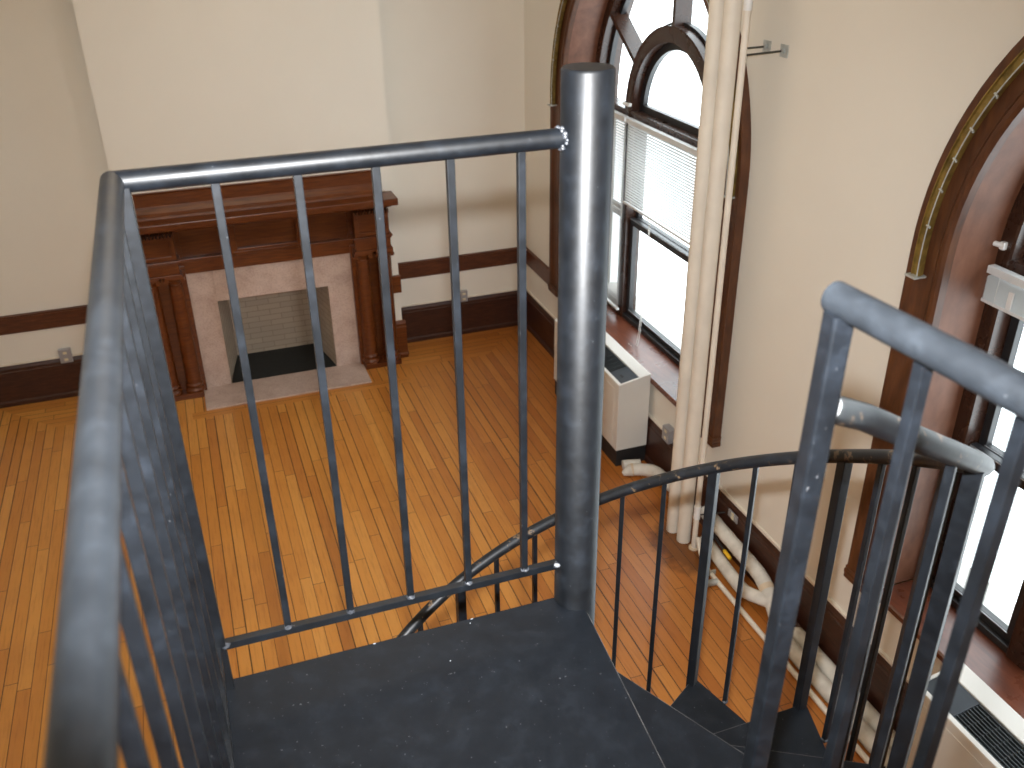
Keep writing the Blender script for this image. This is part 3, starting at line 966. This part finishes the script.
# ---------------------------------------------------------------- heaters
def heater(y0, y1, name_label, zt=.713, sh=.0, lift=.05):
    x0, x1, zb = 2.750, 3.010, .148
    yc = (y0 + y1) / 2
    h = thing('convector_heater', ((x0 + x1) / 2, yc, 0), name_label, 'heater', 'convector heaters under the windows')
    px0, px1 = x0 + .024, x1 - .088       # opening in the top
    py0, py1 = y0 + .016, y1 - .016
    bm = new_bm()
    t = .012
    box(bm, x0, x0 + t, y0, y1, zb, zt, .004)
    box(bm, x0 + t, x1, y0, y0 + t, zb, zt, .003); box(bm, x0 + t, x1, y1 - t, y1, zb, zt, .003)
    box(bm, x1 - t, x1, y0 + t, y1 - t, zb, zt)
    obj('cabinet', bm, M['heater'], h)
    bm = new_bm()
    box(bm, x0, px0, y0, y1, zt - .004, zt + .006, .003)
    box(bm, px1, x1, y0, y1, zt - .004, zt + .006, .003)
    box(bm, px0, px1, y0, py0, zt - .004, zt + .006, .003); box(bm, px0, px1, py1, y1, zt - .004, zt + .006, .003)
    obj('top_rim', bm, M['heater_white'], h)
    bm = new_bm(); box(bm, x0 - .002, x0 + .004, y0 + .07, y1 - .07, zb + .03, zt - .05, .002); obj('front_panel', bm, M['heater'], h)
    bm = new_bm(); box(bm, x0 + .008, x1, y0 + .008, y1 - .008, 0, zb, .003); obj('plinth', bm, M['black'], h)
    dl = .20
    for a, c in ((py0, py0 + dl), (py1 - dl, py1)):
        bm = new_bm(); box(bm, px0 + .002, px1 - .002, a, c, zt - .012, zt + .001, .002)
        d_ = obj('control_door', bm, M['door'], h)
        bm = new_bm(); yy = (a + c) / 2; box(bm, px0 + .045, px0 + .060, yy - .02, yy + .02, zt - .002, zt + .003, .001)
        obj('finger_slot', bm, M['black'], d_)
    g0, g1 = py0 + dl, py1 - dl
    bm = new_bm()
    box(bm, px0, px1, g0, g1, zt - .09, zt - .08)
    n = 9
    for k in range(n):
        xx = px0 + (px1 - px0) * (k + .5) / n
        box(bm, xx - .002, xx + .002, g0, g1, zt - .03, zt - .002)
    ny = int((g1 - g0) / .06)
    for k in range(ny + 1):
        yy = g0 + (g1 - g0) * k / ny
        box(bm, px0, px1, yy - .003, yy + .003, zt - .036, zt - .008)
    obj('grille', bm, M['grille'], h)
    for o in [c for c in h.children] + [g for c in h.children for g in c.children]:
        for v in o.data.vertices:
            f = (v.co.x + (x1 - x0) / 2) / (x1 - x0)
            v.co.y += sh * f
            if v.co.z > zt - .1:
                v.co.z += lift * f
heater(5.462, 6.74, 'cream convector heater with dark top grille under the far window')
heater(.95, 2.33, 'cream convector heater with dark top grille under the nearer window', .738)

# ---------------------------------------------------------------- pipes
def pipe_thing(name, label, cat, pts, r, m, base, group=None, n=20):
    bm = new_bm(); tube(bm, pts, r, n)
    return tag(obj(name, bm, M[m], base=base, smooth=True), label, cat, group)
def riser(x, y, r, label, seam):
    t = thing('steam_riser', (x, y, 0), label, 'pipe', 'wrapped vertical steam risers')
    bm = new_bm()
    pts, rad = [], []
    z = 0.004
    while z < ZC:
        pts.append((x, y, z)); rad.append(r * (1 + random.uniform(-.012, .012)))
        z += .3
    pts.append((x, y, ZC)); rad.append(r)
    tube(bm, pts, r, 28, radii=rad)
    obj('lagging', bm, M['pipe'], t, True)
    bm = new_bm(); tube(bm, [(x, y, 0), (x, y, .02)], r * .62, 18); obj('pipe_foot', bm, M['rod'], t, True)
    for zz in seam:
        bm = new_bm(); tube(bm, [(x, y, zz), (x, y, zz + .05)], r * 1.025, 28); obj('band', bm, M['pipe'], t, True)
    return t
riser(2.785, 4.598, .045, 'thick cream wrapped steam riser standing nearest the far window', (.35, 1.9))
riser(2.800, 4.471, .047, 'thick cream wrapped steam riser in front of its twin, by the thin pipe', (.28, 2.3))
t = thing('thin_riser', (2.822, 4.368, 0), 'thin cream painted pipe standing beside the two thick risers', 'pipe')
bm = new_bm(); tube(bm, [(2.822, 4.368, 0), (2.822, 4.368, ZC)], .018, 18); obj('pipe', bm, M['pipe'], t, True)
for zz in (.25, 3.42):
    bm = new_bm(); tube(bm, [(2.822, 4.368, zz), (2.822, 4.368, zz + .10)], .0225, 18); obj('coupling', bm, M['white'], t, True)
bm = new_bm(); tube(bm, [(2.822, 4.368, .0), (2.822, 4.368, .012)], .034, 18); obj('floor_flange', bm, M['tape'], t, True)

for (yy, yp, lb) in ((4.495, 4.56, 'thin rod bracket tying pipes to the wall, the one farther from the nearer window'), (4.335, 4.375, 'thin rod bracket tying pipes to the wall, the one closer to the nearer window')):
    b = thing('pipe_bracket', (XW, yy, 3.21), lb, 'bracket', 'pipe brackets on the window wall')
    bm = new_bm(); tube(bm, [(2.835, yp, 3.20), (XW - .006, yy, 3.215)], .0055, 10); obj('rod', bm, M['rod'], b, True)
    bm = new_bm(); box(bm, XW - .006, XW, yy - .034, yy + .034, 3.182, 3.246, .002)
    tube(bm, [(XW - .004, yy, 3.214), (XW - .022, yy, 3.214)], .014, 6)
    obj('wall_plate', bm, M['steel_bright'], b)

# insulated runs along the window wall
def lagged(label, ctrl, r, bands, name='insulated_pipe', tapes=(), taper=False):
    pts = smooth_path(ctrl, 10)
    base = (ctrl[0][0], ctrl[0][1], 0)
    t = thing(name, base, label, 'pipe', 'insulated pipes along the window wall')
    bm = new_bm()
    rad = [r * (1 + random.uniform(-.03, .03)) for _ in pts]
    rad[0] *= .55; rad[-1] *= .55
    if taper:
        for i in range(16):
            rad[i] *= .35 + .65 * i / 16
    tube(bm, pts, r, 20, radii=rad)
    obj('lagging', bm, M['lagging'], t, True)
    for i in bands:
        bm = new_bm(); i = min(i, len(pts) - 3)
        tube(bm, pts[i:i + 3], r * 1.05, 20); obj('band', bm, M['lagging'], t, True)
    for i in tapes:
        bm = new_bm(); i = min(i, len(pts) - 4)
        tube(bm, pts[i:i + 4], r * 1.045, 20); obj('tan_band', bm, M['tape'], t, True)
    return t
lp = lagged('white lagged pipe loop by the baseboard next to the risers',
       [(2.955, 4.50, .20), (2.955, 4.20, .19), (2.955, 3.95, .18), (2.955, 3.80, .17), (2.945, 3.68, .13), (2.925, 3.58, .085), (2.905, 3.50, .052)], .047, (4, 20), tapes=(36,))
bm = new_bm()
bp = smooth_path([(2.90, 4.36, .06), (2.87, 4.10, .07), (2.855, 3.93, .075), (2.855, 3.80, .075), (2.885, 3.70, .095), (2.925, 3.63, .105)], 10)
tube(bm, bp, .042, 20)
obj('branch', bm, M['lagging'], lp, True)
bm = new_bm(); tube(bm, [(2.905, 3.50, .012), (2.905, 3.50, .045)], .06, 20); obj('floor_flange', bm, M['steel_bright'], lp, True)
lagged('long lagged pipe lying next to the baseboard under the nearer window',
       [(2.957, 3.42, .048), (2.957, 2.9, .048), (2.957, 2.40, .048)], .046, (12,))
lagged('long lagged pipe with yellowed wrapping lying outermost beside its twin',
       [(2.858, 3.42, .048), (2.858, 2.9, .048), (2.858, 2.37, .048)], .046, (14,))
lagged('heap of short lagged pipe elbows on the floor at the end of the far heater',
       [(2.75, 5.33, .02), (2.785, 5.325, .035), (2.83, 5.32, .046), (2.90, 5.28, .055), (2.955, 5.19, .075), (2.955, 5.02, .10), (2.955, 4.85, .12)], .047, (24, 34), tapes=(18,), taper=True)
lagged('stubby lagged pipe end tucked behind the elbows beside the far heater',
       [(2.79, 5.425, .038), (2.86, 5.41, .038), (2.93, 5.385, .04)], .034, (6,))
# bare floor pipe with a valve
t = thing('floor_pipe', (2.778, 3.4, 0), 'slim bare cream pipe running along the floorboards with a grey valve', 'pipe')
bm = new_bm(); tube(bm, smooth_path([(2.83, 4.335, .10), (2.80, 4.26, .09), (2.785, 4.19, .05), (2.780, 4.12, .024), (2.778, 3.6, .022), (2.778, 2.9, .022), (2.778, 2.0, .022), (2.778, 1.2, .022)], 8), .0165, 14)
obj('pipe', bm, M['pipe'], t, True)
bm = new_bm()
tube(bm, [(2.70, 4.00, .02), (2.775, 3.985, .024)], .022, 14)
tube(bm, [(2.695, 4.002, .02), (2.712, 3.998, .02)], .028, 8)
box(bm, 2.745, 2.812, 4.062, 4.075, .012, .05, .003)
obj('valve', bm, M['steel_bright'], t, True)

# thin cable from the outlet and the tool by the pipes
pipe_thing('power_cord', 'short dark cord from the baseboard outlet to the thin pipe', 'cord', smooth_path([(2.985, 4.29, .31), (2.93, 4.33, .29), (2.88, 4.36, .275), (2.84, 4.37, .27)], 8), .005, 'black', (2.985, 4.29, .31), n=8)
t = thing('screwdriver', (2.90, 4.13, .12), 'black and yellow handled tool lying on the lagged pipe loop', 'tool')
bm = new_bm(); tube(bm, [(2.922, 4.30, .132), (2.905, 4.135, .132)], .009, 10); obj('shaft', bm, M['black'], t, True)
bm = new_bm(); tube(bm, [(2.905, 4.135, .132), (2.904, 4.125, .132), (2.897, 4.055, .132), (2.896, 4.045, .132)], .013, 12, radii=[.008, .013, .013, .009]); obj('handle', bm, M['yellow'], t, True)

# outlets
def outlet(name, label, axis, p, size, m='outlet', box_d=.012):
    x, y, z = p
    o = thing(name, p, label, 'outlet', 'electrical outlets on the walls')
    w, h = size
    bm = new_bm()
    if axis == 'y':
        box(bm, x - w / 2, x + w / 2, y - box_d, y, z - h / 2, z + h / 2, .003)
    else:
        box(bm, x - box_d, x, y - w / 2, y + w / 2, z - h / 2, z + h / 2, .003)
    obj('plate', bm, M[m], o)
    for dz in (-.25 * h, .25 * h):
        bm = new_bm()
        if axis == 'y':
            box(bm, x - .016, x + .016, y - box_d - .003, y - box_d + .002, z + dz - .011, z + dz + .011, .004)
        else:
            box(bm, x - box_d - .003, x - box_d + .002, y - .016, y + .016, z + dz - .011, z + dz + .011, .004)
        obj('socket', bm, M['ivory'], o)
    return o
outlet('electrical_outlet', 'grey steel wall outlet above the baseboard left of the fireplace', 'y', (-1.265, YW, .40), (.10, .125), box_d=.045)
outlet('electrical_outlet', 'small outlet box above the baseboard between fireplace and far corner', 'y', (2.385, YW, .405), (.075, .11), box_d=.04)
outlet('electrical_outlet', 'small grey outlet set in the baseboard behind the lagged pipe', 'x', (XW - .030, 4.24, .305), (.11, .055), box_d=.008)
outlet('electrical_outlet', 'pale outlet box with two sockets beside the end of the far heater', 'x', (XW, 5.16, .415), (.10, .115), 'outlet', .055)
# cream wire moulding on top of the baseboards
bm = new_bm()
box(bm, XW - .016, XW, 2.42, YW, .376, .392)
box(bm, BX1 + .01, XW, YW - .014, YW, .376, .390)
box(bm, XL, BX0, YW - .014, YW, .376, .390)
struct('trim_5', bm, M['pipe'])

# ---------------------------------------------------------------- light
def light(name, kind, loc, energy, col, **kw):
    l = bpy.data.lights.new(name, kind)
    l.energy = energy
    l.color = col
    for k, v in kw.items():
        setattr(l, k, v)
    o = bpy.data.objects.new(name, l)
    o.location = loc
    COL.objects.link(o)
    return o

# camera
f_px, yaw, pit, rol = 932.07, .33663, -.49257, -.01365
fwd = V((math.sin(yaw) * math.cos(pit), math.cos(yaw) * math.cos(pit), math.sin(pit)))
r0 = fwd.cross(V((0, 0, 1))).normalized()
u0 = r0.cross(fwd)
right = r0 * math.cos(rol) + u0 * math.sin(rol)
up = u0 * math.cos(rol) - r0 * math.sin(rol)
cd = bpy.data.cameras.new('camera')
cam = bpy.data.objects.new('camera', cd)
COL.objects.link(cam)
cam.matrix_world = Matrix(((right.x, up.x, -fwd.x, 0), (right.y, up.y, -fwd.y, 0), (right.z, up.z, -fwd.z, 4.0), (0, 0, 0, 1)))
cd.sensor_fit = 'HORIZONTAL'
cd.sensor_width = 36.0
cd.lens = f_px * 36.0 / 1024.0
cd.clip_start = .02
cd.dof.use_dof = True
cd.dof.focus_distance = 2.6
cd.dof.aperture_fstop = 7.0
scene.camera = cam

# the camera's own flash, a hand's breadth above the lens
fl = light('camera_flash', 'SPOT', V((0, 0, 4.0)) + up * .115 + fwd * .02, 640.0, (.97, .985, 1.0), spot_size=math.radians(84), spot_blend=1.0, shadow_soft_size=.018)
fl.rotation_euler = cam.matrix_world.to_euler()
# warm ceiling lamps of the room
for (x, y) in ((.5, 5.2), (.5, -1.2)):
    lo = light('ceiling_lamp', 'AREA', (x, y, ZC - .12), 32.0, (1.0, .81, .58), shape='DISK', size=2.4)

w = bpy.data.worlds.new('sky')
scene.world = w
w.use_nodes = True
bg = w.node_tree.nodes['Background']
bg.inputs['Color'].default_value = (.90, .96, 1.0, 1)
bg.inputs['Strength'].default_value = 5.0

scene.view_settings.view_transform = 'Standard'
scene.view_settings.look = 'None'
scene.view_settings.exposure = 0.16
scene.view_settings.gamma = 1.0
scene.view_settings.use_curve_mapping = False
scene.cycles.use_denoising = True
scene.cycles.max_bounces = 8
scene.cycles.transparent_max_bounces = 16
scene.cycles.caustics_reflective = False
scene.cycles.caustics_refractive = False
scene.cycles.sample_clamp_indirect = 6.0
